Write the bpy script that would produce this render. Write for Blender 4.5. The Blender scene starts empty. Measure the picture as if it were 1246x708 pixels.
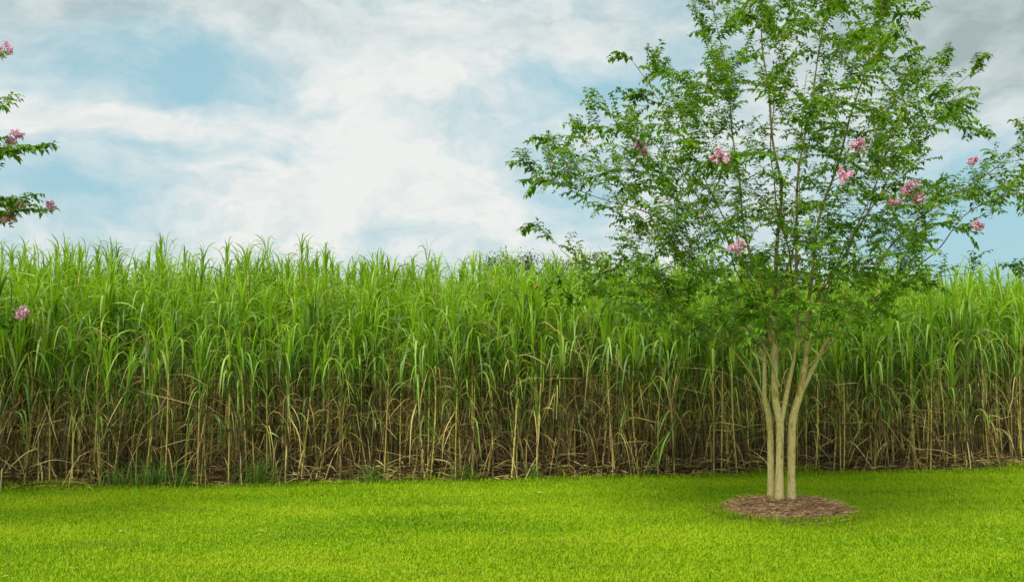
import bpy, math, random
import numpy as np
from mathutils import Vector

random.seed(7)
R = np.random.RandomState(11)
C = bpy.context.scene.collection
rad = math.radians
scene = bpy.context.scene

# ------------------------------------------------------------ camera
F = 1200.0; CX, CY = 623.0, 354.0; CAMH = 1.5; PITCH = math.atan(95.0/F)
cam_d = bpy.data.cameras.new('camera'); cam = bpy.data.objects.new('camera', cam_d); C.objects.link(cam)
cam.location = (0, 0, CAMH); cam.rotation_euler = (rad(90)+PITCH, 0, 0)
cam_d.sensor_width = 36.0; cam_d.lens = 36.0*F/1246.0
cam_d.clip_start = 0.1; cam_d.clip_end = 3000
scene.camera = cam

def P(px, py, Y):
    """world point on the pixel's line of sight at distance Y"""
    a = (px-CX)/F; b = (CY-py)/F
    c, s = math.cos(PITCH), math.sin(PITCH)
    d = np.array([a, c-b*s, s+b*c])
    return np.array([0, 0, CAMH]) + d*(Y/d[1])
def G(px, py):
    a = (px-CX)/F; b = (CY-py)/F
    c, s = math.cos(PITCH), math.sin(PITCH)
    d = np.array([a, c-b*s, s+b*c])
    return np.array([0, 0, CAMH]) + d*(-CAMH/d[2])
def proj(p):
    c, s = math.cos(PITCH), math.sin(PITCH)
    x, y, z = p[0], p[1], p[2]-CAMH
    f = y*c+z*s; u = -y*s+z*c
    return CX+F*x/f, CY-F*u/f

# ------------------------------------------------------------ mesh helpers
class MB:
    def __init__(s): s.V = []; s.F = []; s.M = []; s.n = 0
    def add(s, V, Fa, m=0):
        V = np.asarray(V, float).reshape(-1, 3); Fa = np.asarray(Fa, int)
        s.V.append(V); s.F.append(Fa+s.n); s.M.append(np.full(len(Fa), m, int) if np.isscalar(m) else np.asarray(m, int)); s.n += len(V)
    def arrays(s): return np.concatenate(s.V), s.F, s.M
    def mesh(s, name, mats, smooth=True):
        V = np.concatenate(s.V)
        me = bpy.data.meshes.new(name)
        loops = np.concatenate([f.ravel() for f in s.F])
        tot = np.concatenate([np.full(len(f), f.shape[1], int) for f in s.F])
        start = np.concatenate([[0], np.cumsum(tot)[:-1]])
        me.vertices.add(len(V)); me.vertices.foreach_set('co', V.ravel())
        me.loops.add(len(loops)); me.loops.foreach_set('vertex_index', loops.astype(np.int32))
        me.polygons.add(len(tot)); me.polygons.foreach_set('loop_start', start.astype(np.int32))
        me.polygons.foreach_set('loop_total', tot.astype(np.int32))
        for m in mats: me.materials.append(m)
        me.polygons.foreach_set('material_index', np.concatenate(s.M).astype(np.int32))
        me.polygons.foreach_set('use_smooth', np.full(len(tot), smooth))
        me.update(calc_edges=True); me.validate()
        return me

def link(name, data, parent=None, **props):
    o = bpy.data.objects.new(name, data); C.objects.link(o)
    if parent is not None: o.parent = parent
    for k, v in props.items(): o[k] = v
    return o

def norm(v):
    v = np.asarray(v, float); l = np.linalg.norm(v, axis=-1, keepdims=True); return v/np.maximum(l, 1e-9)

def tube(pts, radii, sides=6, cap=True):
    pts = np.asarray(pts, float); n = len(pts)
    T = norm(np.gradient(pts, axis=0))
    ref = np.array([0.31, 0.95, 0.05]) if abs(T[0][2]) > .5 else np.array([0, 0, 1.0])
    A = norm(np.cross(T, ref)); B = np.cross(T, A)
    an = np.linspace(0, 2*math.pi, sides, endpoint=False)
    ring = A[:, None, :]*np.cos(an)[None, :, None] + B[:, None, :]*np.sin(an)[None, :, None]
    V = (pts[:, None, :] + ring*np.asarray(radii)[:, None, None]).reshape(-1, 3)
    i = np.arange(n-1)[:, None]*sides; j = np.arange(sides)[None, :]; k = (j+1) % sides
    Fa = np.stack([i+j, i+k, i+sides+k, i+sides+j], -1).reshape(-1, 4)
    return V, Fa

def spline(pts, step=0.06):
    pts = np.asarray(pts, float)
    P0 = np.vstack([2*pts[0]-pts[1], pts, 2*pts[-1]-pts[-2]])
    out = []
    for i in range(1, len(P0)-2):
        a, b, c, d = P0[i-1], P0[i], P0[i+1], P0[i+2]
        m = max(2, int(np.linalg.norm(c-b)/step))
        for t in np.linspace(0, 1, m, endpoint=False):
            out.append(0.5*((2*b)+(c-a)*t+(2*a-5*b+4*c-d)*t*t+(3*b-a-3*c+d)*t**3))
    out.append(pts[-1]); return np.array(out)

# ------------------------------------------------------------ materials
def new_mat(name):
    m = bpy.data.materials.new(name); m.use_nodes = True
    nt = m.node_tree; nt.nodes.clear(); return m, nt
def N(nt, t, **kw):
    n = nt.nodes.new(t)
    for k, v in kw.items(): setattr(n, k, v)
    return n
def ramp(nt, stops):
    r = N(nt, 'ShaderNodeValToRGB'); cr = r.color_ramp
    while len(cr.elements) < len(stops): cr.elements.new(0.5)
    for e, (p, c) in zip(cr.elements, stops): e.position = p; e.color = (*c, 1)
    return r
def noise(nt, scale, detail=4, rough=.6, coord=None, mapscale=None):
    n = N(nt, 'ShaderNodeTexNoise'); n.inputs['Scale'].default_value = scale
    n.inputs['Detail'].default_value = detail; n.inputs['Roughness'].default_value = rough
    if coord is not None:
        if mapscale:
            mp = N(nt, 'ShaderNodeMapping'); mp.inputs['Scale'].default_value = mapscale
            nt.links.new(coord, mp.inputs[0]); coord = mp.outputs[0]
        nt.links.new(coord, n.inputs['Vector'])
    return n
def leaf_mat(name, stops, trans=.35, rough=.45, spec=.35, tcol=None, nscale=0, namt=.3):
    """leaf: colour differs from leaf to leaf, part of the light passes through"""
    m, nt = new_mat(name); L = nt.links
    geo = N(nt, 'ShaderNodeNewGeometry'); oi = N(nt, 'ShaderNodeObjectInfo')
    add = N(nt, 'ShaderNodeMath', operation='ADD'); L.new(geo.outputs['Random Per Island'], add.inputs[0]); L.new(oi.outputs['Random'], add.inputs[1])
    fr = N(nt, 'ShaderNodeMath', operation='FRACT'); L.new(add.outputs[0], fr.inputs[0])
    val = fr.outputs[0]
    if nscale:
        n = noise(nt, nscale, 3, .6, geo.outputs['Position'])
        mx = N(nt, 'ShaderNodeMix'); mx.inputs[0].default_value = namt
        L.new(val, mx.inputs[2]); L.new(n.outputs['Fac'], mx.inputs[3]); val = mx.outputs[0]
    r = ramp(nt, stops); L.new(val, r.inputs[0])
    p = N(nt, 'ShaderNodeBsdfPrincipled'); p.inputs['Roughness'].default_value = rough
    p.inputs['Specular IOR Level'].default_value = spec
    L.new(r.outputs[0], p.inputs['Base Color'])
    t = N(nt, 'ShaderNodeBsdfTranslucent')
    g = N(nt, 'ShaderNodeMix', data_type='RGBA', blend_type='MULTIPLY'); g.inputs[0].default_value = 1
    L.new(r.outputs[0], g.inputs[6]); g.inputs[7].default_value = (*(tcol or (1.5, 1.35, .5)), 1)
    L.new(g.outputs[2], t.inputs[0])
    mix = N(nt, 'ShaderNodeMixShader'); mix.inputs[0].default_value = trans
    L.new(p.outputs[0], mix.inputs[1]); L.new(t.outputs[0], mix.inputs[2])
    o = N(nt, 'ShaderNodeOutputMaterial'); L.new(mix.outputs[0], o.inputs[0])
    return m
def rough_mat(name, stops, scale=8, mapscale=None, rough=.85, bump=.4, bscale=60, detail=6):
    m, nt = new_mat(name); L = nt.links
    tc = N(nt, 'ShaderNodeTexCoord'); n = noise(nt, scale, detail, .65, tc.outputs['Object'], mapscale)
    r = ramp(nt, stops); L.new(n.outputs['Fac'], r.inputs[0])
    p = N(nt, 'ShaderNodeBsdfPrincipled'); p.inputs['Roughness'].default_value = rough; p.inputs['Specular IOR Level'].default_value = .25
    L.new(r.outputs[0], p.inputs['Base Color'])
    b = N(nt, 'ShaderNodeBump'); b.inputs['Strength'].default_value = bump; b.inputs['Distance'].default_value = .01
    n2 = noise(nt, bscale, 4, .6, tc.outputs['Object']); L.new(n2.outputs['Fac'], b.inputs['Height']); L.new(b.outputs[0], p.inputs['Normal'])
    o = N(nt, 'ShaderNodeOutputMaterial'); L.new(p.outputs[0], o.inputs[0])
    return m

def lawn_nodes(m, nt, blade):
    L = nt.links
    geo = N(nt, 'ShaderNodeNewGeometry')
    big = noise(nt, .55, 5, .6, geo.outputs['Position'], (.55, 1.6, 1))
    fine = noise(nt, 9, 5, .8, geo.outputs['Position'], (1, 1.5, 1))
    a = N(nt, 'ShaderNodeMath', operation='MULTIPLY_ADD'); L.new(fine.outputs['Fac'], a.inputs[0]); a.inputs[1].default_value = .45
    h = N(nt, 'ShaderNodeMath', operation='MULTIPLY'); L.new(big.outputs['Fac'], h.inputs[0]); h.inputs[1].default_value = .6
    L.new(h.outputs[0], a.inputs[2])
    val = a.outputs[0]
    if blade:
        b = N(nt, 'ShaderNodeMath', operation='MULTIPLY_ADD'); L.new(geo.outputs['Random Per Island'], b.inputs[0]); b.inputs[1].default_value = .34
        s = N(nt, 'ShaderNodeMath', operation='SUBTRACT'); L.new(val, s.inputs[0]); s.inputs[1].default_value = .17
        L.new(s.outputs[0], b.inputs[2]); val = b.outputs[0]
    return val, geo

def grass_mat(name, blade=True):
    m, nt = new_mat(name); L = nt.links
    val, geo = lawn_nodes(m, nt, blade)
    r = ramp(nt, [(.24, (.07, .18, .006)), (.42, (.19, .345, .005)), (.56, (.285, .43, .006)), (.72, (.39, .49, .013)), (.82, (.44, .38, .08))])
    L.new(val, r.inputs[0]); col = r.outputs[0]
    # worn, drier streaks
    n = noise(nt, 1.3, 5, .75, geo.outputs['Position'], (.5, 2.2, 1))
    rr = ramp(nt, [(.56, (0, 0, 0)), (.70, (1, 1, 1))]); L.new(n.outputs['Fac'], rr.inputs[0])
    sc = N(nt, 'ShaderNodeMath', operation='MULTIPLY'); L.new(rr.outputs[0], sc.inputs[0]); sc.inputs[1].default_value = .5
    mx = N(nt, 'ShaderNodeMix', data_type='RGBA'); L.new(sc.outputs[0], mx.inputs[0]); L.new(col, mx.inputs[6]); mx.inputs[7].default_value = (.22, .22, .04, 1)
    col = mx.outputs[2]
    p = N(nt, 'ShaderNodeBsdfPrincipled'); p.inputs['Roughness'].default_value = .6; p.inputs['Specular IOR Level'].default_value = .15
    L.new(col, p.inputs['Base Color'])
    o = N(nt, 'ShaderNodeOutputMaterial')
    if blade:
        t = N(nt, 'ShaderNodeBsdfTranslucent'); g = N(nt, 'ShaderNodeMix', data_type='RGBA', blend_type='MULTIPLY'); g.inputs[0].default_value = 1
        L.new(col, g.inputs[6]); g.inputs[7].default_value = (1.3, 1.3, .6, 1); L.new(g.outputs[2], t.inputs[0])
        mix = N(nt, 'ShaderNodeMixShader'); mix.inputs[0].default_value = .4
        L.new(p.outputs[0], mix.inputs[1]); L.new(t.outputs[0], mix.inputs[2]); L.new(mix.outputs[0], o.inputs[0])
    else:
        dk = N(nt, 'ShaderNodeMix', data_type='RGBA', blend_type='MULTIPLY'); dk.inputs[0].default_value = 1
        L.new(col, dk.inputs[6]); dk.inputs[7].default_value = (.85, .82, .85, 1); L.new(dk.outputs[2], p.inputs['Base Color'])
        L.new(p.outputs[0], o.inputs[0])
    return m

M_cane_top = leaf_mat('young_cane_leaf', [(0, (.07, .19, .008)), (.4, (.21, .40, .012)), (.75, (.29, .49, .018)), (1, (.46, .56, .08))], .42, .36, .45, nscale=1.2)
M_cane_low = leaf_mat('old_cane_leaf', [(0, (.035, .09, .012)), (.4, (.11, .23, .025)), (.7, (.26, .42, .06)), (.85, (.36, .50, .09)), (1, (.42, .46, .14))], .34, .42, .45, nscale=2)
M_dry = leaf_mat('dry_cane_leaf', [(0, (.035, .020, .010)), (.46, (.075, .045, .02)), (.60, (.28, .19, .06)), (.84, (.52, .41, .15)), (1, (.64, .58, .28))], .15, .7, .2, tcol=(1.1, 1, .7), nscale=6, namt=.15)
M_sheath = leaf_mat('cane_stalk', [(.2, (.05, .04, .018)), (.44, (.11, .09, .03)), (.53, (.46, .40, .10)), (.66, (.38, .27, .08)), (.80, (.44, .48, .09))], 0, .5, .35, nscale=7, namt=.5)
M_myrtle = leaf_mat('myrtle_leaf', [(0, (.022, .07, .008)), (.35, (.06, .17, .010)), (.7, (.16, .34, .014)), (1, (.30, .48, .025))], .38, .38, .4, nscale=2.2, namt=.45)
M_turning = leaf_mat('turning_leaf', [(0, (.35, .10, .02)), (.5, (.50, .25, .03)), (1, (.5, .38, .05))], .35, .5, .3)
M_far = leaf_mat('far_leaf', [(0, (.03, .07, .02)), (1, (.08, .14, .035))], .2, .6, .2, nscale=1)
M_petal = leaf_mat('petal', [(0, (.62, .25, .44)), (.5, (.80, .45, .63)), (1, (.92, .70, .82))], .3, .6, .2, tcol=(1.1, .9, 1), nscale=20)
M_seed = leaf_mat('spent_flower', [(0, (.10, .06, .03)), (1, (.26, .12, .12))], .1, .8, .2, tcol=(1, 1, 1))
M_bark = rough_mat('myrtle_bark', [(.30, (.16, .10, .04)), (.40, (.46, .32, .11)), (.46, (.70, .56, .26)), (.52, (.40, .34, .11)), (.57, (.72, .60, .32)), (.64, (.42, .27, .12)), (.75, (.78, .69, .44))], 11, (1.6, 1.6, .32), .75, .35, 40)
def age_bark(m):
    # pale peeled bark low on the old stems, darker brown bark on the younger wood above
    nt = m.node_tree; L = nt.links; p = [n for n in nt.nodes if n.type == 'BSDF_PRINCIPLED'][0]
    col = p.inputs['Base Color'].links[0].from_socket
    g = N(nt, 'ShaderNodeNewGeometry'); sp = N(nt, 'ShaderNodeSeparateXYZ'); L.new(g.outputs['Position'], sp.inputs[0])
    nz = noise(nt, 3, 4, .6, g.outputs['Position'])
    ad = N(nt, 'ShaderNodeMath', operation='MULTIPLY_ADD'); L.new(nz.outputs['Fac'], ad.inputs[0]); ad.inputs[1].default_value = 1.6; L.new(sp.outputs[2], ad.inputs[2])
    mr = N(nt, 'ShaderNodeMapRange'); mr.inputs[1].default_value = 2.0; mr.inputs[2].default_value = 3.2; L.new(ad.outputs[0], mr.inputs[0])
    n2 = noise(nt, 12, 4, .6, g.outputs['Position'], (1, 1, .4)); r = ramp(nt, [(.35, (.07, .045, .02)), (.55, (.17, .115, .05)), (.7, (.30, .22, .10))]); L.new(n2.outputs['Fac'], r.inputs[0])
    mx = N(nt, 'ShaderNodeMix', data_type='RGBA'); L.new(mr.outputs[0], mx.inputs[0]); L.new(col, mx.inputs[6]); L.new(r.outputs[0], mx.inputs[7]); L.new(mx.outputs[2], p.inputs['Base Color'])
age_bark(M_bark)
M_twig = rough_mat('twig_bark', [(.3, (.13, .08, .04)), (.7, (.26, .18, .09))], 9, None, .8, .2, 40)
M_mulch = leaf_mat('mulch_straw', [(0, (.10, .045, .02)), (.35, (.30, .15, .07)), (.65, (.52, .34, .17)), (1, (.78, .64, .42))], 0, .85, .2, nscale=5)
M_mulchbed = rough_mat('mulch_bed', [(.3, (.08, .045, .02)), (.7, (.24, .15, .07))], 30, None, .95, .8, 80)
M_soil = rough_mat('soil', [(.3, (.02, .014, .009)), (.7, (.06, .042, .025))], 3, None, .95, .8, 20)
M_grass = grass_mat('grass_blade', True); M_ground = grass_mat('lawn_ground', False)
M_weed = leaf_mat('weed_leaf', [(0, (.04, .12, .015)), (.6, (.10, .24, .02)), (1, (.2, .32, .04))], .3, .5, .3)

# ------------------------------------------------------------ the field edge
A0 = G(0, 597)[:2]; A1 = G(1246, 571)[:2]
E = norm(A1-A0); Nn = np.array([-E[1], E[0]])       # along the edge, into the field
LEN = np.linalg.norm(A1-A0)
def FP(s, t): return A0 + E*s + Nn*t

# ------------------------------------------------------------ ground
S = 900.0
gm = MB(); gm.add([(-S, -S, 0), (S, -S, 0), (S, S, 0), (-S, S, 0)], [(0, 1, 2, 3)])
link('lawn_ground', gm.mesh('lawn_ground', [M_ground]), kind='structure')
sm = MB(); q = [FP(-40, -.02), FP(60, -.02), FP(60, 90), FP(-40, 90)]
sm.add([(p[0], p[1], .004) for p in q], [(0, 1, 2, 3)])
link('field_soil', sm.mesh('field_soil', [M_soil]), kind='structure')

TREE = P(952, 610, 10.4); TREE[2] = 0
LTREE = np.array([-6.75, 9.1, 0.0])
MULR = .67
MC = np.array([P(957, 612, 10.4)[0], 10.40])

# grass blades over the lawn
def blades(n_try, hmin, hmax, region, width=.0045):
    pts = region(n_try); n = len(pts)
    h = R.uniform(hmin, hmax, n)*(1+.35*np.sin(pts[:, 0]*1.7+pts[:, 1]*.9)*.4)
    az = R.uniform(0, 2*math.pi, n); ln = R.uniform(.15, 1.1, n)*h
    d = np.stack([np.cos(az), np.sin(az)], -1); sd = np.stack([-d[:, 1], d[:, 0]], -1)
    w = R.uniform(.7, 1.3, n)*width
    V = np.zeros((n, 5, 3))
    V[:, 0, :2] = pts-sd*w[:, None]; V[:, 1, :2] = pts+sd*w[:, None]
    m = pts+d*(ln*.35)[:, None]
    V[:, 2, :2] = m+sd*(w*.8)[:, None]; V[:, 3, :2] = m-sd*(w*.8)[:, None]
    V[:, 2, 2] = V[:, 3, 2] = h*.62
    V[:, 4, :2] = pts+d*ln[:, None]; V[:, 4, 2] = h
    b = (np.arange(n)*5)[:, None]
    return V.reshape(-1, 3), b+np.array([[0, 1, 2, 3]]), b+np.array([[3, 2, 4]])
def lawn_region(n):
    out = []
    y = 5.6+(R.uniform(0, 1, n)**1.25)*10.6
    x = R.uniform(-1, 1, n)*(y*.52+1.6)
    p = np.stack([x, y], -1)
    t = (p-A0)@Nn
    wob = .12*np.sin(p[:, 0]*2.1)+.08*np.sin(p[:, 0]*5.3+1)
    keep = (t < -.02+wob*.6) & (np.hypot(p[:, 0]-MC[0], p[:, 1]-MC[1]) > MULR*(1+.05*np.sin(p[:, 0]*9))-.03)
    return p[keep]
def edge_region(n):
    s = R.uniform(-3, LEN+3, n); t = R.normal(-.10, .10, n)
    return A0+E*s[:, None]+Nn*t[:, None]
def tuft_region(n):
    s = R.uniform(-3, LEN+3, n); s = s[(np.sin(s*1.3+.6)+np.sin(s*3.7)*.8+np.sin(s*9)*.4) > .55]
    t = R.normal(.04, .07, len(s)); return A0+E*s[:, None]+Nn*t[:, None]
def ring_region(n):
    a = R.uniform(0, 2*math.pi, n); r = MULR+R.uniform(-.04, .10, n)
    return np.stack([MC[0]+r*np.cos(a), MC[1]+r*np.sin(a)], -1)
gb = MB()
for args in ((520000, .014, .036, lawn_region), (9000, .03, .075, edge_region, .005), (5000, .06, .15, tuft_region, .005), (2600, .035, .08, ring_region)):
    V, q4, t3 = blades(*args); k = gb.n; gb.add(V, q4); gb.n = k; gb.V.append(np.zeros((0, 3)))
    gb.F.append(t3+k); gb.M.append(np.zeros(len(t3), int)); gb.n = k+len(V)
link('lawn_grass', gb.mesh('lawn_grass', [M_grass], False), kind='stuff', label='short mown bright green lawn grass in front of the cane', category='grass')

# ------------------------------------------------------------ ribbons (cane leaves)
def ribbon(p0, az, a0, a1, L, W, seg=8, kink=.55, sharp=1.0, twist=0.0, vee=.25, r=R):
    """a long leaf: starts at inclination a0 from the vertical and bends to a1 round kink"""
    t = np.linspace(0, 1, seg+1)
    f = 1/(1+np.exp(-(t-kink)*9*sharp)); f = (f-f[0])/(f[-1]-f[0])
    al = a0+(a1-a0)*f
    h = np.array([math.cos(az), math.sin(az), 0])
    T = np.sin(al)[:, None]*h+np.cos(al)[:, None]*np.array([0, 0, 1])
    c = np.zeros((seg+1, 3)); c[1:] = np.cumsum((T[1:]+T[:-1])*.5*(L/seg), axis=0); c += p0
    s0 = np.array([-h[1], h[0], 0])
    nrm = np.cross(T, s0)
    tw = twist*t
    side = s0*np.cos(tw)[:, None]+nrm*np.sin(tw)[:, None]
    nn = np.cross(side, T)
    w = W*np.minimum(1, .45+t*3)*np.clip((1-t), 0, 1)**.55*.5; w[-1] = .0008
    V = np.empty((seg+1, 3, 3))
    V[:, 0] = c-side*w[:, None]; V[:, 1] = c-nn*(w*vee)[:, None]; V[:, 2] = c+side*w[:, None]
    i = np.arange(seg)[:, None]*3
    Fa = np.concatenate([i+np.array([[0, 1, 4, 3]]), i+np.array([[1, 2, 5, 4]])])
    return V.reshape(-1, 3), Fa

def cane(hs, ngreen, ndry, lmul, dry_lo, dry_hi, spread, seg=8, low=.45, wide=1.0, plain=False, hook=0.0, arcs=0, hang=0):
    """returns three builders: stalk, green leaves, dry leaves"""
    st, gr, dr = MB(), MB(), MB()
    nodes = int(hs/.13)
    pts, rr = [], []
    bend = R.normal(0, .02, 2)
    r0 = R.uniform(.0085, .0125)
    for i in range(nodes+1):
        z = hs*i/nodes; k = (z/hs)
        x, y = bend*math.sin(k*2.6)*2
        for dz, f in ((0, 1.22), (.012, .98), (.11, 1.0)):
            if i == nodes and dz > 0: break
            pts.append((x, y, z+dz*(hs/nodes/.13))); rr.append(r0*f*(1-.25*k))
    if plain: pts, rr = pts[::6]+[pts[-1]], rr[::6]+[rr[-1]]
    V, Fa = tube(pts, rr, 4 if plain else 6); st.add(V, Fa)
    top = np.array([pts[-1][0], pts[-1][1], 0])
    az = R.uniform(0, 6.28)
    for i in range(ngreen):
        k = i/(ngreen-1.0)                      # 0 lowest, 1 newest
        z = hs-low+(low+.17)*k
        az += math.pi+R.normal(0, .45)
        L = lmul*R.uniform(.8, 1.15)*(1.0-.35*abs(k-.45))*(1-.45*max(0, k-.55)/.45*(plain+.3)/1.3)
        a0 = rad(R.uniform(6, 20)*(1-.7*k)+3)
        a1 = rad((165-95*k+R.normal(0, 22))*spread)
        kink = R.uniform(.42, .68)+.12*k; shp = R.uniform(.8, 2.0)
        if hook and R.rand() < hook:                # stiff upright blade whose tip folds over
            a0 = rad(R.uniform(2, 13)); a1 = rad(R.uniform(110, 172)); kink = R.uniform(.62, .86); shp = R.uniform(1.6, 3)
        V, Fa = ribbon(top+np.array([0, 0, z]), az, a0, a1, L, R.uniform(.020, .034)*wide, seg, kink, shp, R.normal(0, .8))
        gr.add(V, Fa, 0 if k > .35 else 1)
    for i in range(arcs):                           # broad leaves that rise and fall over in a high arc
        V, Fa = ribbon(top+np.array([0, 0, hs-R.uniform(.0, .4)]), R.uniform(0, 6.28), rad(R.uniform(6, 22)), rad(R.uniform(160, 179)), R.uniform(.8, 1.15), R.uniform(.034, .046), seg, R.uniform(.42, .56), R.uniform(1.0, 1.6), R.normal(0, .4))
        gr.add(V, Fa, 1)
    for i in range(hang):                           # narrow blades hanging down over the stalks
        V, Fa = ribbon(top+np.array([0, 0, hs*R.uniform(.35, .85)]), R.uniform(0, 6.28), rad(R.uniform(8, 40)), rad(R.uniform(140, 178)), R.uniform(.45, .95), R.uniform(.014, .026), seg, R.uniform(.25, .55), R.uniform(1.0, 2.2), R.normal(0, .8))
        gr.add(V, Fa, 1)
    for i in range(ndry):
        z = R.uniform(dry_lo, dry_hi); az = R.uniform(0, 6.28)
        L = R.uniform(.3, 1.1)
        if R.rand() < .5: a0, a1 = rad(R.uniform(8, 30)), rad(R.uniform(120, 178))
        else: a0, a1 = rad(R.uniform(110, 165)), rad(R.uniform(150, 182))
        if R.rand() < .25: a0, a1 = rad(R.uniform(50, 90)), rad(R.uniform(70, 120))
        V, Fa = ribbon(np.array([0, 0, z]), az, a0, a1, L, R.uniform(.008, .020), seg, R.uniform(.15, .6), R.uniform(.8, 2.5), R.normal(0, 2.0), .5)
        dr.add(V, Fa, 0)
    return st, gr, dr

PROTO = {'front': [], 'mid': [], 'tall': [], 'far': []}
look = ['with bare stalk', 'with brown leaves', 'with arching leaves']
for i in range(12):
    lk = i % 3
    hs = R.uniform(1.35, 1.75)
    PROTO['front'].append((cane(hs, [9, 8, 14][lk], [20, 32, 20][lk], .85, .1, hs*.98, 1.0, 9, low=[.45, .55, 1.0][lk], hook=.35, arcs=4, hang=[2, 3, 5][lk]), look[lk]))
for i in range(12):
    lk = i % 3; hs = R.uniform(1.95, 2.3)
    PROTO['mid'].append((cane(hs, 20, [4, 9, 5][lk], 1.0, .1, hs*.85, .9, low=.8, wide=1.0, hook=.4, arcs=4, hang=2), look[lk]))
for i in range(14):
    hs = R.uniform(2.78, 3.05)
    PROTO['tall'].append((cane(hs, 26, 3, .82, .1, hs*.8, .9, 7, low=1.2, wide=1.0, plain=True, hook=.5), ''))

for i in range(8):
    hs = R.uniform(2.78, 3.0)
    PROTO['far'].append((cane(hs, 13, 5, .95, .1, hs*.9, .95, 5, low=1.7, wide=1.7, plain=True, hook=.3), ''))

# positions
plants = []          # (s, t, cls)
def fill(t0, t1, dens, mix):
    n = int((t1-t0)*(LEN+7+(t0+t1)*.55)*dens)
    for _ in range(n):
        t = R.uniform(t0, t1); ext = 3.5+t*.55
        s = R.uniform(-ext, LEN+ext)
        c = mix[R.randint(len(mix))]
        plants.append((s, t+.08*math.sin(s*1.9), c))
fill(.0, .35, 24, ['front']*7+['mid'])
fill(.35, .9, 16, ['front']*2+['mid']*4)
fill(.9, 1.8, 13, ['mid']*5+['tall'])
fill(1.8, 4.5, 11, ['tall']*4+['mid'])
fill(4.5, 10, 7.5, ['tall']*2+['far']*3)
fill(10, 26, 4.5, ['far'])
inview = []
for p in plants:
    w = FP(p[0], p[1]); px, _ = proj((w[0], w[1], 1.0))
    inview.append(-20 < px < 1266)
order = sorted([i for i in range(len(plants)) if inview[i]], key=lambda i: plants[i][1])
individual = set(order[:296])

meshes = {}
def proto_meshes(cls, k):
    if (cls, k) not in meshes:
        (st, gr, dr), _ = PROTO[cls][k]
        meshes[(cls, k)] = (st.mesh('cane_stalk', [M_sheath]), gr.mesh('cane_leaves', [M_cane_top, M_cane_low]), dr.mesh('cane_dry_leaves', [M_dry]))
    return meshes[(cls, k)]
first = {}
mass = MB()
def rotmat(rz, lx, ly):
    from mathutils import Euler
    return np.array((Euler((lx, ly, 0)).to_matrix() @ Euler((0, 0, rz)).to_matrix()))
from mathutils import Euler
for i, (s, t, cls) in enumerate(plants):
    w = FP(s, t); k = R.randint(len(PROTO[cls])); rz = R.uniform(0, 6.28)
    lean = .04 if R.rand() < .8 or t < .12 else .15
    if cls in ('tall', 'far'): lean = .04
    lx, ly = R.normal(0, lean*.6), R.normal(0, lean)
    sc = R.uniform(.94, 1.06)*(1.0 if cls not in ('tall', 'far') else R.uniform(.96, 1.05))
    if cls == 'tall' and t < 2.6: sc *= .90+.04*t/2.6
    if t < .9: sc *= 1+.10*math.sin(s*.9+1)*.5
    m3 = (Euler((lx, ly, 0)).to_matrix() @ Euler((0, 0, rz)).to_matrix())
    if i in individual:
        key = (cls, k); ms = proto_meshes(cls, k)
        px, _ = proj((w[0], w[1], 1.0))
        zone = ('at field left end' if px < 330 else 'at field middle' if px < 700 else
                'just left of myrtle trunks' if px < 905 else 'behind myrtle trunks' if px < 1010 else 'right of myrtle trunks')
        rank = 'in front rank' if t < .2 else 'behind front rank'
        ang = math.degrees(ly)
        ln = 'upright' if abs(ang) < 4 else ('left-tilted' if ang < 0 else 'right-tilted')
        size = 'shorter' if cls == 'front' else 'taller'
        lab = f'{ln} {size} sugarcane {PROTO[cls][k][1]} {rank} {zone}'
        if key not in first:
            e = link('sugarcane_plant', None); first[key] = (e, [link(nm, me, e) for nm, me in zip(('stalk', 'green_leaves', 'dry_leaves'), ms)])
        else:
            src, parts = first[key]
            e = src.copy(); C.objects.link(e)
            for p in parts:
                c = p.copy(); C.objects.link(c); c.parent = e
        e.location = (w[0], w[1], .003); e.rotation_euler = m3.to_euler(); e.scale = (sc, sc, sc)
        e['label'] = lab; e['category'] = 'sugarcane'; e['group'] = 'sugarcane plants along the field edge'
    else:
        Mx = np.array(m3)*sc
        (st, gr, dr), _ = PROTO[cls][k]
        for b, off in ((st, 0), (gr, 1), (dr, 3)):
            V, Fs, Ms = b.arrays(); V = V@Mx.T+np.array([w[0], w[1], .003])
            base = mass.n; mass.V.append(V); mass.n += len(V)
            for f, mm in zip(Fs, Ms): mass.F.append(f+base); mass.M.append(mm+off)
link('sugarcane', mass.mesh('sugarcane', [M_sheath, M_cane_top, M_cane_low, M_dry]), kind='stuff',
     label='dense mass of tall bright green sugarcane filling the field behind', category='sugarcane field')

# dead leaves on the soil under the cane
lb = MB()
for _ in range(4200):
    s = R.uniform(-3, LEN+3); t = abs(R.normal(0, .42))-.02-.04*max(0, math.sin(s*2.3)+math.sin(s*5.1)*.6)
    w = FP(s, t); z = R.uniform(.01, .20)*(1 if t > .08 else .3)
    V, Fa = ribbon(np.array([w[0], w[1], z]), R.uniform(0, 6.28), rad(R.uniform(60, 95)), rad(R.uniform(88, 118)), R.uniform(.12, .5), R.uniform(.008, .022), 5, .5, 1, R.normal(0, 2.5), .4)
    V[:, 2] = np.maximum(V[:, 2], .008+.01*R.rand()); lb.add(V, Fa)
link('dead_leaf_litter', lb.mesh('dead_leaf_litter', [M_dry]), kind='stuff', label='brown dead cane leaves littering the soil under the cane', category='leaf litter')

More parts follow.
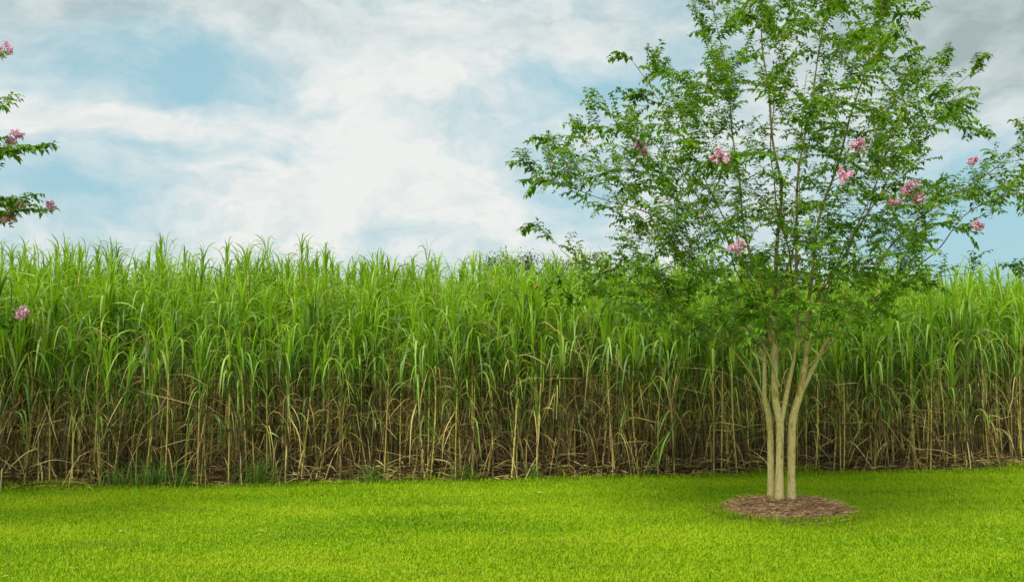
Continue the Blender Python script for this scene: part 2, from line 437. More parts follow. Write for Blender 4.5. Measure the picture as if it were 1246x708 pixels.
# green weeds at the foot of the cane
def weed(name, px, h, n, wdt, label, grp=None, spread=1.0, mat=None, t=-.06):
    s = (G(px, 593-26*px/1246)[:2]-A0)@E; w = FP(s, t); b = MB()
    for _ in range(n):
        r = abs(R.normal(0, wdt*.75)); r = min(r, wdt*1.5); a = R.uniform(0, 6.28)
        V, Fa = ribbon(np.array([r*math.cos(a)*1.6, r*math.sin(a)*.5, 0]), R.uniform(0, 6.28), rad(R.uniform(2, 25)), rad(R.uniform(25, 110)*spread), h*R.uniform(.45, 1.1), R.uniform(.007, .013), 6, R.uniform(.4, .7), 1, R.normal(0, .6))
        b.add(V, Fa)
    o = link(name, b.mesh(name, [mat or M_weed]), label=label, category='weeds')
    if grp: o['group'] = grp
    o.location = (w[0], w[1], .004)
WL = 'clumps of green weeds along the foot of the cane'
for px, h, n, wd, lb_ in ((150, .36, 80, .13, 'leftmost green weed clump at the foot of the cane'),
        (192, .52, 130, .22, 'largest bushy green weed clump at the foot of the cane'),
        (232, .32, 60, .14, 'low green weeds just right of the largest weed clump'),
        (318, .5, 120, .18, 'green weed clump at the cane foot under the left clouds'),
        (452, .36, 70, .16, 'small green weed clump left of the cane field middle'),
        (556, .34, 50, .14, 'thin green weed clump near the middle of the cane foot'),
        (640, .28, 40, .09, 'short green weed clump just right of the cane middle'),
        (1180, .20, 40, .11, 'low green weeds at the cane foot far right of the mulch')):
    weed('weed_clump', px, h, n, wd, lb_, WL)
# the fallen green shoot
sh = MB(); s = (G(795, 577)[:2]-A0)@E; w = FP(s, -.10)
stem = spline([(.16, .12, -.02), (.17, .10, .45), (.20, .06, .80), (.14, .0, .72), (.09, -.03, .62)], .05); V, Fa = tube(stem, np.linspace(.012, .007, len(stem))); sh.add(V, Fa)
for az_, L, a1 in ((math.pi*.98, .62, 160), (math.pi*1.03, .50, 170), (math.pi, .44, 165), (math.pi*.95, .38, 172), (math.pi*1.1, .36, 176), (math.pi, .30, 179), (math.pi*1.2, .34, 178), (math.pi*.9, .46, 166), (math.pi*1.06, .42, 172), (math.pi*.97, .54, 158), (math.pi*1.15, .40, 176)):
    V, Fa = ribbon(stem[-1]+R.normal(0, .012, 3), az_, rad(128+R.uniform(0, 32)), rad(a1-14), L*1.45, .036, 8, .3, .8, R.normal(0, .4)); V[:, 2] = np.maximum(V[:, 2], .012); sh.add(V, Fa)
# its upper leaves reach back up
for az_, L in ((.3, .5), (.1, .6)):
    V, Fa = ribbon(np.array([.20, .06, .80]), az_, rad(12), rad(40), L, .022, 7, .6, 1, .2); sh.add(V, Fa)
o = link('cane_shoot', sh.mesh('cane_shoot', [M_cane_low]), label='bent green cane shoot fanning its leaves down onto the lawn edge', category='cane shoot')
o.location = (w[0], w[1], .004)

# a few fallen leaves and clippings on the lawn
fl = MB()
for p in lawn_region(420):
    V, Fa = ribbon(np.array([p[0], p[1], R.uniform(.022, .034)]), R.uniform(0, 6.28), rad(R.uniform(75, 100)), rad(R.uniform(80, 110)), R.uniform(.025, .06), R.uniform(.008, .02), 3, .5, 1, R.normal(0, 1.5), .5)
    fl.add(V, Fa, int(R.rand() < .3))
link('fallen_leaves', fl.mesh('fallen_leaves', [M_dry, M_turning]), kind='stuff', label='few small brown fallen leaves and clippings scattered over the lawn', category='fallen leaves')

# ------------------------------------------------------------ mulch
def mulch(center, radius, label, nchips):
    b = MB(); nr, na = 14, 64
    V = [(0, 0, .135)]
    for i in range(1, nr+1):
        for j in range(na):
            a = 2*math.pi*j/na; rr = radius*i/nr*(1+.05*math.sin(a*3+1)+.035*math.sin(a*7))
            k = i/nr
            z = .135*(1-k**2.6)*(1+.14*math.sin(a*2+k*4))+R.normal(0, .004)-.004*(k > .99)
            V.append((rr*math.cos(a), rr*math.sin(a), z if k < .99 else -.005))
    b.add(V, [(0, 1+j, 1+(j+1) % na) for j in range(na)])
    Fq = [(1+i*na+j, 1+(i+1)*na+j, 1+(i+1)*na+(j+1) % na, 1+i*na+(j+1) % na) for i in range(nr-1) for j in range(na)]
    b.F.append(np.array(Fq)); b.M.append(np.zeros(len(Fq), int)); b.V.append(np.zeros((0, 3)))
    for _ in range(nchips):
        k = math.sqrt(R.rand())*1.0 if R.rand() < .93 else 1+abs(R.normal(0, .09)); a = R.uniform(0, 6.28); rr = radius*k*(1+.05*math.sin(a*3+1)+.035*math.sin(a*7))
        z = .135*(1-min(k, 1)**2.6)*(1+.14*math.sin(a*2+k*4))+R.uniform(.0, .022)
        V, Fa = ribbon(np.array([rr*math.cos(a), rr*math.sin(a), max(z, .008)]), R.uniform(0, 6.28), rad(R.uniform(58, 98)), rad(R.uniform(75, 112)), R.uniform(.03, .14), R.uniform(.004, .011), 3, .5, 1, R.normal(0, 2), .6)
        b.add(V, Fa, 1)
    o = link('mulch_mound', b.mesh('mulch_mound', [M_mulchbed, M_mulch]), label=label, category='mulch')
    o.location = (center[0], center[1], .004)
mulch(MC, MULR, 'low round mound of brown straw mulch around the myrtle trunks', 6500)
mulch(LTREE, .7, 'low round mound of brown mulch under the left myrtle', 900)

# ------------------------------------------------------------ crape myrtles
def inside(poly, x, y):
    c = False; n = len(poly); j = n-1
    for i in range(n):
        xi, yi = poly[i]; xj, yj = poly[j]
        if (yi > y) != (yj > y) and x < (xj-xi)*(y-yi)/(yj-yi)+xi: c = not c
        j = i
    return c

def leafset(bases, dirs, lens, widths, droop):
    """folded, arched little leaves, all at once"""
    n = len(bases); D = norm(dirs*np.array([1, 1, .75])); up = np.array([0, 0, 1.0])
    S_ = norm(np.cross(D, up)+R.normal(0, .18, (n, 3))); Nv = np.cross(S_, D)
    L = lens[:, None]; W = widths[:, None]; dr = droop[:, None]
    mid = bases+D*L*.5+Nv*L*.06-up*L*dr*.10
    tip = bases+D*L-up*L*dr*.62
    V = np.stack([bases, mid-S_*W*.5+Nv*W*.16, mid, mid+S_*W*.5+Nv*W*.16, tip], 1)
    b = (np.arange(n)*5)[:, None]
    return V.reshape(-1, 3), np.concatenate([b+np.array([[0, 1, 2]]), b+np.array([[0, 2, 3]]), b+np.array([[1, 4, 2]]), b+np.array([[2, 4, 3]])])

def panicle(center, size, seed_like=False):
    b = MB(); tips = []
    for i in range(9 if seed_like else 13):                 # loose cone of flowering side shoots
        u = norm(np.array([R.normal(0, 1), R.normal(0, 1), R.uniform(-.5, 1.3)])); r = size*R.uniform(.55, 1.25)
        t = u*r; tips.append((t, u))
        V, Fa = tube(np.array([(0, 0, -size*.3), t*.5, t]), [.002, .0015, .001], 3); b.add(V, Fa, 1)
    for t, u in tips:
        for _ in range(3 if seed_like else R.randint(7, 14)):
            c = t+R.normal(0, size*.17, 3); rr = R.uniform(.007, .017)*(.5 if seed_like else 1); w = norm(u+R.normal(0, .7, 3))
            e1 = norm(np.cross(w, R.normal(0, 1, 3))); e2 = np.cross(w, e1); V = [c]
            for j in range(7):
                an = j*2*math.pi/7; V.append(c+(e1*math.cos(an)+e2*math.sin(an))*rr*R.uniform(.5, 1.3)+w*R.normal(0, rr*.6))
            b.add(V, [(0, 1+j, 1+(j+1) % 7) for j in range(7)])
    V, Fa = tube(np.array([(0, 0, -size*1.4), (0, 0, 0), (0, 0, size*.5)]), [.004, .003, .002], 5); b.add(V, Fa, 1)
    return b

class Tree:
    def __init__(s, name, base, label):
        s.e = link(name, None, label=label, category='tree'); s.e['group'] = 'pink flowering crape myrtles on the lawn'
        s.e.location = base; s.base = np.asarray(base, float)
        s.pos = []; s.dir = []; s.rad = []; s.tw = MB(); s.lf = MB(); s.lims = 0
        s.lb, s.ld, s.ll = [], [], []
    def nodes_add(s, pts, rr, skip=0):
        T = norm(np.gradient(pts, axis=0))
        for p, d, r in list(zip(pts, T, rr))[skip:]: s.pos.append(p); s.dir.append(d); s.rad.append(r)
    def limb(s, pts, r0, r1, name='limb', sides=9, node_from=0.0, step=.06):
        c = spline(pts, step); n = len(c)
        if name == 'limb':
            q = np.linspace(0, 1, n); ph = R.uniform(0, 6, 6)
            c = c+np.stack([np.sin(q*9+ph[0])+.5*np.sin(q*23+ph[1]), np.sin(q*8+ph[2])+.5*np.sin(q*21+ph[3]), .5*np.sin(q*12+ph[4])], 1)*(.028*np.minimum(1, q*5))[:, None]
        rr = r0+(r1-r0)*np.linspace(0, 1, n)**.55
        rr = rr*(1+.05*np.sin(np.linspace(0, n*.5, n))+R.normal(0, .02, n))
        if name == 'trunk': rr = rr*(1+.22*np.exp(-np.linspace(0, n*step, n)/.09))
        b = MB(); V, Fa = tube(c-s.base, rr, sides); b.add(V, Fa)
        link(name, b.mesh(name, [M_bark]), s.e)
        s.nodes_add(c, rr, int(n*node_from))
    def leafy(s, pts, frac0=.25, gap=.024, size=1.0):
        L = np.concatenate([[0], np.cumsum(np.linalg.norm(np.diff(pts, axis=0), axis=1))])
        T = norm(np.gradient(pts, axis=0)); d = L[-1]*frac0; k = 0
        up = np.array([0, 0, 1.0])
        while d < L[-1]:
            i = min(np.searchsorted(L, d), len(pts)-1); t = T[i]
            f = (d-L[i-1])/max(L[i]-L[i-1], 1e-6) if i > 0 else 0
            p = pts[i-1]*(1-f)+pts[i]*f if i > 0 else pts[0]
            side = norm(np.cross(t, up)); 
            for sg in (-1, 1):
                if R.rand() < .08: continue
                dd = side*sg*R.uniform(.7, 1.1)+t*R.uniform(.25, .7)+R.normal(0, .13, 3)-up*R.uniform(-.1, .2)
                s.lb.append(p); s.ld.append(dd); s.ll.append(R.uniform(.050, .080)*size*(1-.35*(d/L[-1])**4))
            d += gap*R.uniform(.8, 1.3)
    def grow(s, tip, enddir=None, twigs=True, size=1.0, twig_len=(.14, .38), dens=.070):
        tip = np.asarray(tip, float); A = np.array(s.pos); Dm = np.array(s.dir)
        v = tip-A; d = np.linalg.norm(v, axis=1); cs = (v*Dm).sum(1)/np.maximum(d, 1e-6)
        cost = d*(1+1.15*(1-cs))+np.where(d < .18, 3, 0)
        i = int(np.argmin(cost)); p0 = A[i]; dd = d[i]
        ed = norm(enddir if enddir is not None else norm(v[i])*.8+np.array([0, 0, .35])+R.normal(0, .12, 3))
        b1 = p0+norm(Dm[i]*.6+norm(v[i])*.5)*dd*.36; b2 = tip-ed*dd*.28
        m = max(5, int(dd/.05)); t = np.linspace(0, 1, m)[:, None]
        c = (1-t)**3*p0+3*(1-t)**2*t*b1+3*(1-t)*t*t*b2+t**3*tip
        c[1:-1] += R.normal(0, .006, (m-2, 3))
        r0 = min(s.rad[i]*.75, .0035+.0085*dd); rr = np.linspace(r0, .0018, m)
        V, Fa = tube(c-s.base, rr, 5); s.tw.add(V, Fa)
        s.nodes_add(c, rr, max(1, int(m*.2)))
        s.leafy(c, .45 if dd > .3 else .15, .026, size)
        if not twigs: return
        T = norm(np.gradient(c, axis=0)); cum = np.concatenate([[0], np.cumsum(np.linalg.norm(np.diff(c, axis=0), axis=1))])
        x = dd*.22
        while x < cum[-1]:
            j = min(np.searchsorted(cum, x), m-1)
            u = norm(np.cross(T[j], R.normal(0, 1, 3)))
            k = norm(T[j]*.75+u*.75+np.array([0, 0, .18])); L = R.uniform(*twig_len)*(1-.35*x/cum[-1])
            e = k*L+np.array([0, 0, -.10*L]); q = np.linspace(0, 1, 5)[:, None]
            cc = c[j]+k*L*q+np.array([0, 0, -.22])*L*q*q+R.normal(0, .003, (5, 3))*q
            if s.ok(cc[-1]):
                V, Fa = tube(cc-s.base, np.linspace(.0022, .0012, 5), 3); s.tw.add(V, Fa)
                s.leafy(cc, .06, .031, size)
            x += dens*R.uniform(.7, 1.4)
    def ok(s, p): return True
    def nodes_keep(s, k):
        # the next shoot continues the branch just grown
        s.stash = (s.pos, s.dir, s.rad); s.pos, s.dir, s.rad = list(s.pos[-3:]), list(s.dir[-3:]), list(s.rad[-3:])
    def nodes_back(s):
        a = s.stash; s.pos, s.dir, s.rad = a[0]+s.pos, a[1]+s.dir, a[2]+s.rad
    def finish(s):
        n = len(s.lb); B = np.array(s.lb)-s.base; D = np.array(s.ld); L = np.array(s.ll)
        V, Fa = leafset(B, D, L, L*R.uniform(.46, .62, n), R.uniform(0, 1.0, n))
        turn = R.rand(n) < .012; mi = np.tile(np.where(turn, 1, 0), 4)
        b = MB(); b.add(V, Fa, mi); link('crown', b.mesh('crown', [M_myrtle, M_turning]), s.e)
        link('twigs', s.tw.mesh('twigs', [M_twig]), s.e)
        print('leaves', n, file=__import__('sys').stderr)
    def flower(s, p, size, seed_like=False, label=None):
        b = panicle(p, size, seed_like)
        o = link('seed_cluster' if seed_like else 'flower_cluster', b.mesh('flower_cluster', [M_seed if seed_like else M_petal, M_twig], False), s.e)
        o.location = np.asarray(p)-s.base
        o.rotation_euler = (R.normal(0, .4), R.normal(0, .4), 0)

Y0 = 10.4
T1 = Tree('crape_myrtle', (TREE[0], TREE[1], 0), 'whole crape myrtle with fluted pale trunks rising from the mulch')
def PX(l): return [P(x, y, Y0+dy) for x, y, dy in l]
# three stems from the ground
T1.limb(PX([(938, 626, .06), (938, 575, .06), (937, 530, .05), (935, 503, .03), (930, 484, .0)]), .040, .032, 'trunk', 12, .7)
T1.limb(PX([(948, 626, -.08), (948.5, 580, -.08), (949, 540, -.08), (949, 514, -.08), (943, 480, -.05), (943, 420, 0)]), .048, .033, 'trunk', 12, .7)
T1.limb(PX([(963, 626, .0), (963, 570, .0), (963.5, 535, .0), (965, 508, 0), (973, 480, 0), (979, 445, 0)]), .050, .034, 'trunk', 12, .7)
LM = [
 ([(943, 425, 0), (943, 380, .05), (946, 260, .15), (938, 130, .1), (925, -30, 0)], .040, .006),
 ([(949, 522, -.08), (957, 482, -.05), (965, 428, .05), (967, 366, .2), (968, 260, .5), (990, 120, .8), (1010, -50, .9)], .036, .006),
 ([(930, 488, 0), (930, 440, .1), (933, 380, .3), (905, 260, .5), (885, 120, .6), (868, -10, .6)], .032, .005),
 ([(930, 486, 0), (914, 451, -.1), (879, 419, -.3), (830, 378, -.6), (765, 338, -.8), (700, 318, -.9)], .020, .004),
 ([(948, 470, -.05), (927, 418, -.3), (905, 388, -.5), (850, 320, -.9), (795, 265, -1.1), (720, 240, -1.2), (660, 215, -1.1)], .025, .004),
 ([(944, 440, 0), (920, 365, .3), (880, 285, .7), (820, 200, 1.0), (755, 140, 1.0)], .024, .004),
 ([(934, 390, .2), (905, 320, .2), (860, 220, .3), (815, 150, .3), (775, 80, .3)], .022, .004),
 ([(977, 462, 0), (981, 425, 0), (985, 380, -.05), (1003, 250, -.2), (1040, 120, -.3), (1080, 10, -.3)], .036, .006),
 ([(972, 484, 0), (990, 447, 0), (1005, 417, .05), (1024, 387, .1), (1060, 335, .2), (1110, 275, .3), (1180, 225, .4), (1255, 165, .5)], .034, .005),
 ([(1006, 423, .05), (1060, 370, -.4), (1130, 310, -.8), (1190, 255, -1.1), (1262, 225, -1.2)], .020, .004),
 ([(984, 385, 0), (1030, 300, .4), (1090, 205, .8), (1140, 130, .9), (1182, 85, .9)], .022, .004),
 ([(1027, 390, .1), (1090, 355, .5), (1150, 335, .8), (1205, 328, .9)], .015, .003),
 ([(945, 380, .05), (962, 300, .9), (975, 200, 1.7), (980, 90, 2.0)], .024, .004),
 ([(966, 380, .2), (955, 290, -.9), (940, 190, -1.7), (935, 90, -2.0)], .022, .004),
 ([(981, 435, 0), (1010, 350, -.7), (1055, 250, -1.4), (1085, 150, -1.7)], .022, .004),
 ([(930, 440, .1), (890, 350, .8), (845, 260, 1.6), (805, 190, 1.9)], .020, .004),
 ([(985, 380, -.05), (1040, 280, .9), (1085, 180, 1.6), (1100, 110, 1.8)], .020, .004),
 ([(934, 400, .2), (890, 310, -.8), (845, 235, -1.6), (820, 160, -1.8)], .020, .004),
 ([(930, 440, .1), (880, 395, .5), (820, 350, .9), (770, 330, 1.2)], .014, .003),
 ([(979, 450, 0), (1030, 395, -.5), (1080, 350, -1.0), (1120, 330, -1.3)], .014, .003),
]
for l, a, b in LM: T1.limb(PX(l), a*(.80 if a > .03 else .58), b*.8, 'limb', 8, .25)
POLY = [(648, 195), (655, 162), (700, 148), (716, 112), (758, 117), (790, 128), (805, 108), (772, 82), (800, 62), (852, 88), (858, 45), (848, 0), (852, -70), (930, -110), (1040, -110), (1100, -50), (1112, 25),
        (1082, 62), (1110, 62), (1180, 72), (1165, 100), (1184, 130), (1172, 155), (1138, 165), (1120, 190), (1140, 210), (1185, 198), (1230, 170), (1285, 160), (1310, 220), (1270, 268), (1200, 268), (1160, 280), (1115, 300),
        (1125, 335), (1100, 362), (1060, 400), (1010, 425), (960, 400), (900, 425), (840, 418), (790, 400), (740, 378), (690, 345), (690, 318), (730, 300), (770, 280), (745, 262), (705, 248), (655, 228)]
def vol_ok(p):
    x, y = proj(p)
    if not inside(POLY, x, y): return False
    dx = (p[0]-TREE[0])/3.0; return abs(p[1]-Y0) < 2.5*math.sqrt(max(.05, 1-dx*dx))
ALLOW = []
def ok1(p):
    x, y = proj(p)
    if x < 700 or x > 1150 or y < 150 or y > 330:
        return inside(POLY, x, y) or any((x-a)**2+(y-b)**2 < 22**2 for a, b in ALLOW)
    return y < 428
T1.ok = ok1
# sprays at the crown's outline
SPR = [(632, 192, -1.1, -1, .1), (650, 165, -1.0, -.6, .7), (643, 272, -.9, -1, .1), (690, 292, -.9, -1, -.1), (648, 222, -1.2, -1, -.1), (700, 150, -.4, -.5, .8), (716, 114, .2, -.4, .9), (760, 117, .6, -.3, .9), (752, 64, .3, -1, .15), (777, 110, .4, -1, .05),
       (800, 60, .3, -.4, .8), (852, 28, .6, -.6, .7), (851, 2, .6, -.8, .4), (905, 15, .2, .1, 1), (940, 8, .1, -.1, 1), (1100, 45, -.2, 1, .3), (1108, 15, -.3, .9, .5), (1120, 14, -.3, 1, .2), (1080, -20, -.3, .3, .9), (1150, 62, .9, .4, .9), (1194, 70, .9, 1, .2), (1108, 62, .3, .5, .8), (1180, 125, .5, 1, .4), (1170, 150, .3, 1, -.2),
       (1186, 165, .4, .7, .6), (1205, 158, .5, .8, .5), (1240, 150, .5, 1, .3), (1246, 260, -1.2, 1, -.5), (1285, 190, .4, 1, .3), (1290, 230, -1.1, 1, 0), (1180, 272, -1.0, 1, -.1), (1150, 322, .8, .8, .4), (1190, 312, .9, 1, .1), (1240, 322, .9, 1, -.2), (1280, 335, .9, 1, -.4),
       (662, 352, -1.0, -1, .0), (700, 370, -.8, -1, -.1), (735, 350, -.9, -1, .2), (1140, 345, -1.2, 1, .2), (1090, 385, -.9, 1, -.2)]
FL = [(779, 180, -1.5, .062), (878, 192, -2.1, .066), (1045, 178, -2.0, .05), (1031, 214, -2.1, .07), (1108, 236, -1.6, .09), (1088, 246, -1.6, .06), (1120, 243, -1.5, .055), (898, 302, -2.0, .066), (1183, 196, .4, .05), (1188, 277, -1.0, .05), (1106, 226, -1.6, .05)]
SD = [(1191, 68, .9, .05), (1193, 80, .9, .045), (783, 112, .4, .06), (788, 60, .3, .035), (691, 203, -1.2, .05), (812, 72, .3, .04), (1244, 330, .9, .06), (640, 186, -1.1, .04), (1155, 60, .9, .035), (905, 12, .2, .04), (843, 4, .6, .05)]
ALLOW = [(a, b) for a, b, *_ in SPR]
pts = []
while len(pts) < 790:
    x = R.uniform(640, 1300); y = R.uniform(-110, 405); dy = R.uniform(-2.4, 2.4)
    if len(pts) > 640: y = R.uniform(245, 425); x = R.uniform(690, 1140)
    elif len(pts) > 580: y = R.uniform(40, 230); x = R.uniform(640, 880) if R.rand() < .6 else R.uniform(1060, 1200)
    p = P(x, y, Y0+dy)
    if vol_ok(p): pts.append(p)
pts.sort(key=lambda p: np.linalg.norm(p-np.array([TREE[0], Y0, 1.6])))
for p in pts: T1.grow(p)
for x, y, dy, ex, ez in SPR: T1.grow(P(x, y, Y0+dy), np.array([ex, R.normal(0, .2), ez]), size=1.22, twig_len=(.12, .26), dens=.055)
for x, y, dy, sz in FL+SD:
    p = P(x, y, Y0+dy); T1.grow(p-np.array([0, 0, sz*.8]), np.array([.2, -.4, 1]), size=1.0, dens=.09)
for x, y, dy, sz in FL: T1.flower(P(x, y, Y0+dy-.18), sz)
for x, y, dy, sz in SD: T1.flower(P(x, y, Y0+dy), sz, True)
T1.finish()

# the tree beyond the left border: its branch tips reach into view
YL = LTREE[1]
T2 = Tree('crape_myrtle', tuple(LTREE), 'crape myrtle at far left, only pink flowered branch tips showing')
lx = LTREE[0]
def W(a, b, z): return np.array([lx+a, YL+b, z])
for k, (a, b) in enumerate(((-.08, 0), (.07, .05), (0, -.09))):
    T2.limb([W(a, b, -.02), W(a*1.3, b*1.3, .7), W(a*2, b*2, 1.3), W(a*4, b*4, 1.8)], .055, .038, 'trunk', 10, .7)
for ang, rr, zz in [(0, 1.9, 2.6), (15, 1.8, 3.2), (-20, 1.7, 3.9), (60, 1.6, 3.6), (100, 1.9, 3.4), (150, 2.0, 3.1), (190, 1.9, 3.6), (230, 1.9, 3.0), (280, 1.8, 3.5), (320, 1.8, 3.2), (30, .7, 4.9), (200, .8, 5.0), (120, .6, 5.2)]:
    a = rad(ang); ca, sa = math.cos(a), math.sin(a)
    T2.limb([W(.25*ca, .25*sa, 1.6), W(.6*ca*rr/1.9, .6*sa*rr/1.9, 2.1+.1*zz), W(rr*.75*ca, rr*.75*sa, 1.3+zz*.6), W(rr*ca, rr*sa, zz)], .026, .005, 'limb', 7, .25)
def ok2(p):
    x, y = proj(p); return x < -25 or any((x-a)**2+(y-b)**2 < 20**2 for a, b in AL2)
AL2 = [(8, 388), (24, 398), (6, 372), (10, 240), (6, 185), (30, 255), (4, 122), (18, 122), (66, 172), (45, 178), (20, 180), (45, 245), (62, 250), (22, 262), (5, 270)]
T2.ok = ok2
pts = []
while len(pts) < 150:
    u = R.normal(0, 1, 3); u = u/np.linalg.norm(u)*R.uniform(.2, 1)**.4
    p = np.array([lx+u[0]*2.4, YL+u[1]*2.3, 3.4+u[2]*1.8])
    if proj(p)[0] < -30: pts.append(p)
pts.sort(key=lambda p: np.linalg.norm(p-W(0, 0, 1.6)))
for p in pts: T2.grow(p, dens=.08)
for x, y, ex, ez in [(2, 68, 1, .5), (10, 118, 1, .5), (30, 180, 1, .15), (50, 176, 1, .4), (8, 166, 1, .5), (34, 244, 1, .3), (48, 256, 1, 0), (12, 240, 1, .6), (0, 250, 1, .2), (8, 392, 1, .3), (14, 378, 1, .6), (6, 62, 1, .7), (22, 121, 1, .4), (4, 130, 1, .3), (68, 173, 1, .3), (22, 186, 1, .1), (14, 174, .6, .8), (44, 236, 1, .35), (60, 252, 1, .25), (20, 258, 1, .1), (6, 262, 1, -.4), (-4, 205, 1, .5), (24, 384, 1, .8), (2, 375, 1, .2)]:
    yy = YL+R.uniform(-.3, .2); T2.grow(P(-75, y+14, yy), np.array([1, 0, .25]), dens=.08); T2.nodes_keep(20)
    T2.grow(P(x, y, yy), np.array([ex, R.normal(0, .15), ez]), size=1.22, twig_len=(.05, .13), dens=.07); T2.nodes_back()
for x, y, sz in [(5, 62, .06), (19, 168, .055), (13, 172, .035), (62, 250, .035), (22, 251, .05), (12, 268, .05), (27, 384, .062)]:
    T2.flower(P(x, y, YL-.05), sz)
T2.finish()

# ------------------------------------------------------------ a tree far beyond the field
YD = 48.0
ft = link('distant_tree', None, label='dark distant tree top showing over the cane left of the myrtle', category='tree')
fb = P(641, 449, YD); fb[2] = 0; ft.location = fb
b = MB(); c = spline([(0, 0, -.05), (.1, 0, 2), (-.1, .1, 4.2), (0, 0, 6.2)], .5); V, Fa = tube(c, np.linspace(.22, .05, len(c)), 8); b.add(V, Fa)
for a in range(7):
    t = a*.9; c = spline([(0, 0, 3+a*.3), (math.cos(t)*.9, math.sin(t)*.8, 4.6+a*.25), (math.cos(t)*1.5, math.sin(t)*1.2, 5.9+a*.1)], .4); V, Fa = tube(c, np.linspace(.09, .02, len(c)), 6); b.add(V, Fa)
link('trunk', b.mesh('trunk', [M_twig]), ft)
n = 5000; cl = R.normal(0, 1, (60, 3)); cl = cl/np.linalg.norm(cl, axis=1)[:, None]*(R.uniform(.3, 1, (60, 1))**.5)*np.array([2.4, 1.5, 1.0])+np.array([0, 0, 6.1])
cl[:, 2] = np.minimum(cl[:, 2], 7.25+.3*np.sin(cl[:, 0]*3))
B = cl[R.randint(0, 60, n)]+R.normal(0, .22, (n, 3)); D = R.normal(0, 1, (n, 3)); L = R.uniform(.09, .17, n)
V, Fa = leafset(B, D, L, L*.6, R.uniform(0, 1, n)); b = MB(); b.add(V, Fa); link('crown', b.mesh('crown', [M_far]), ft)

# ------------------------------------------------------------ light
SUN_EL, SUN_AZ = rad(50), rad(204)        # azimuth clockwise from +Y (the view direction)
wd = bpy.data.worlds.new('World'); scene.world = wd; wd.use_nodes = True
nt = wd.node_tree; nt.nodes.clear(); L = nt.links
bg = N(nt, 'ShaderNodeBackground'); out = N(nt, 'ShaderNodeOutputWorld'); L.new(bg.outputs[0], out.inputs[0])
STR = .08
bg.inputs['Strength'].default_value = STR
sky = N(nt, 'ShaderNodeTexSky', sky_type='NISHITA'); sky.sun_disc = False
sky.sun_elevation = SUN_EL; sky.sun_rotation = SUN_AZ; sky.air_density = 1.1; sky.dust_density = 1.2; sky.ozone_density = 1.0
tc = N(nt, 'ShaderNodeTexCoord'); sx = N(nt, 'ShaderNodeSeparateXYZ'); L.new(tc.outputs['Generated'], sx.inputs[0])
def MA(op, a, b=None, c=None):
    m = N(nt, 'ShaderNodeMath', operation=op)
    for i, v in enumerate((a, b, c)):
        if v is None: continue
        if isinstance(v, (int, float)): m.inputs[i].default_value = v
        else: L.new(v, m.inputs[i])
    return m.outputs[0]
az = MA('ARCTAN2', sx.outputs[0], sx.outputs[1]); el = MA('ARCSINE', sx.outputs[2])
def dirang(px, py):
    p = P(px, py, 10)-np.array([0, 0, CAMH]); p = p/np.linalg.norm(p); return math.atan2(p[0], p[1]), math.asin(p[2])
# the wind-drawn cloud layer, warped so its edges billow
cmb = N(nt, 'ShaderNodeCombineXYZ'); L.new(az, cmb.inputs[0]); L.new(el, cmb.inputs[1])
wn = noise(nt, 5, 4, .6, cmb.outputs[0], (1, 1.6, 1))
ws = N(nt, 'ShaderNodeVectorMath', operation='SCALE'); L.new(wn.outputs['Color'], ws.inputs[0]); ws.inputs['Scale'].default_value = .10
wa = N(nt, 'ShaderNodeVectorMath', operation='ADD'); L.new(cmb.outputs[0], wa.inputs[0]); L.new(ws.outputs[0], wa.inputs[1])
s2 = N(nt, 'ShaderNodeSeparateXYZ'); L.new(wa.outputs[0], s2.inputs[0])
waz = MA('SUBTRACT', s2.outputs[0], .05); wel = MA('SUBTRACT', s2.outputs[1], .05)
def blob(px, py, rx, ry, w):
    a, e = dirang(px, py)
    u = MA('DIVIDE', MA('SUBTRACT', waz, a), rx/F); v = MA('DIVIDE', MA('SUBTRACT', wel, e), ry/F)
    r2 = MA('ADD', MA('MULTIPLY', u, u), MA('MULTIPLY', v, v))
    return MA('MULTIPLY', MA('EXPONENT', MA('MULTIPLY', r2, -1)), w)
n1 = noise(nt, 3.2, 9, .58, wa.outputs[0], (1, 2.3, 1)); n2 = noise(nt, 13, 8, .62, wa.outputs[0], (1, 1.9, 1))
cov = MA('ADD', MA('MULTIPLY', n1.outputs['Fac'], .9), MA('MULTIPLY', n2.outputs['Fac'], .45))
n3 = noise(nt, 26, 6, .65, wa.outputs[0], (1, 1.5, 1))
cov = MA('ADD', cov, MA('MULTIPLY_ADD', n3.outputs['Fac'], .30, -.13))
for bl in [(245, 75, 90, 60, -.42), (1190, 230, 60, 90, -.2), (120, 110, 110, 28, -.28), (80, 60, 130, 40, -.25), (200, 185, 140, 16, -.22), (90, 235, 110, 30, -.30), (700, 95, 100, 30, -.36), (1180, 290, 120, 60, -.45), (690, 240, 60, 60, -.22), (480, 285, 80, 20, -.12), (360, 70, 30, 60, -.1),
           (150, 140, 170, 26, .30), (430, 90, 120, 80, .22), (330, 240, 150, 45, .20), (600, 50, 200, 30, .22), (1190, 60, 130, 80, .35), (520, 230, 120, 60, .12), (290, 10, 90, 20, .2)]:
    cov = MA('ADD', cov, blob(*bl))
cr = ramp(nt, [(.34, (.04,)*3), (.57, (.52,)*3), (.80, (1, 1, 1))]); L.new(cov, cr.inputs[0])
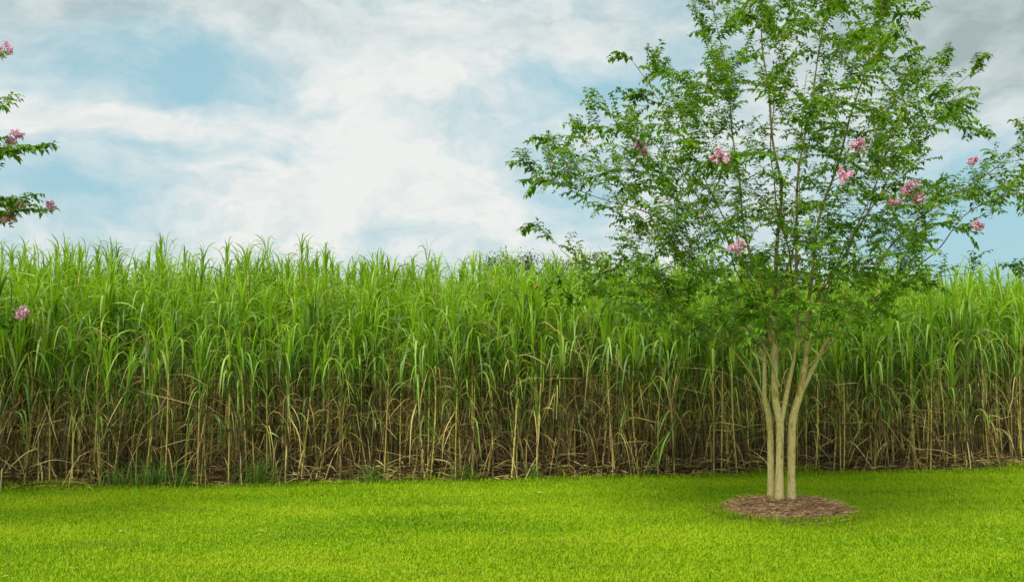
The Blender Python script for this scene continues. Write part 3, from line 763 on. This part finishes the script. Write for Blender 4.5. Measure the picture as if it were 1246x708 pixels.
# cloud colour: sunlit white to thin grey undersides
shade = MA('ADD', MA('MULTIPLY', n2.outputs['Fac'], .62), MA('MULTIPLY_ADD', n1.outputs['Fac'], .25, .02))
shade = MA('ADD', shade, MA('MULTIPLY_ADD', n3.outputs['Fac'], .22, -.04))
for bl in [(1225, 15, 190, 110, -.30), (620, 10, 380, 45, -.10), (60, 5, 320, 60, -.20), (1000, 60, 200, 90, -.06), (180, 135, 140, 20, .05), (430, 190, 260, 140, .12), (480, 90, 90, 60, .07)]:
    shade = MA('ADD', shade, blob(*bl))
cc = ramp(nt, [(.18, (4.1, 4.9, 4.8)), (.38, (6.2, 6.7, 6.6)), (.5, (7.9, 8.2, 8.0)), (.64, (9.3, 9.4, 9.0))]); L.new(shade, cc.inputs[0])
cc.color_ramp.elements[0].color = (.46, .56, .57, 1); cc.color_ramp.elements[1].color = (.70, .81, .82, 1); cc.color_ramp.elements[2].color = (.86, .94, .94, 1); cc.color_ramp.elements[3].color = (1.03, 1.05, 1.02, 1)
cs = N(nt, 'ShaderNodeVectorMath', operation='SCALE'); L.new(cc.outputs[0], cs.inputs[0]); cs.inputs['Scale'].default_value = .57/STR
# clear air: the Nishita sky, thinned by high haze
hz = N(nt, 'ShaderNodeMix', data_type='RGBA'); hz.inputs[0].default_value = .8; L.new(sky.outputs[0], hz.inputs[6]); hz.inputs[7].default_value = (.25/STR, .44/STR, .50/STR, 1)
mx = N(nt, 'ShaderNodeMix', data_type='RGBA'); L.new(cr.outputs[0], mx.inputs[0]); L.new(hz.outputs[2], mx.inputs[6]); L.new(cs.outputs[0], mx.inputs[7])
L.new(mx.outputs[2], bg.inputs[0])

sd = bpy.data.lights.new('sun', 'SUN'); sd.energy = 3.3; sd.angle = rad(28); sd.color = (1, .95, .86)
so = bpy.data.objects.new('sun', sd); C.objects.link(so)
dv = Vector((math.sin(SUN_AZ)*math.cos(SUN_EL), math.cos(SUN_AZ)*math.cos(SUN_EL), math.sin(SUN_EL)))
so.rotation_euler = dv.to_track_quat('Z', 'Y').to_euler(); so.location = (0, 0, 20)

vs = scene.view_settings; vs.view_transform = 'Standard'; vs.look = 'None'; vs.exposure = 0.55; vs.gamma = 1.0; vs.use_curve_mapping = False
scene.cycles.max_bounces = 6; scene.cycles.diffuse_bounces = 2; scene.cycles.transparent_max_bounces = 4
scene.cycles.use_denoising = True
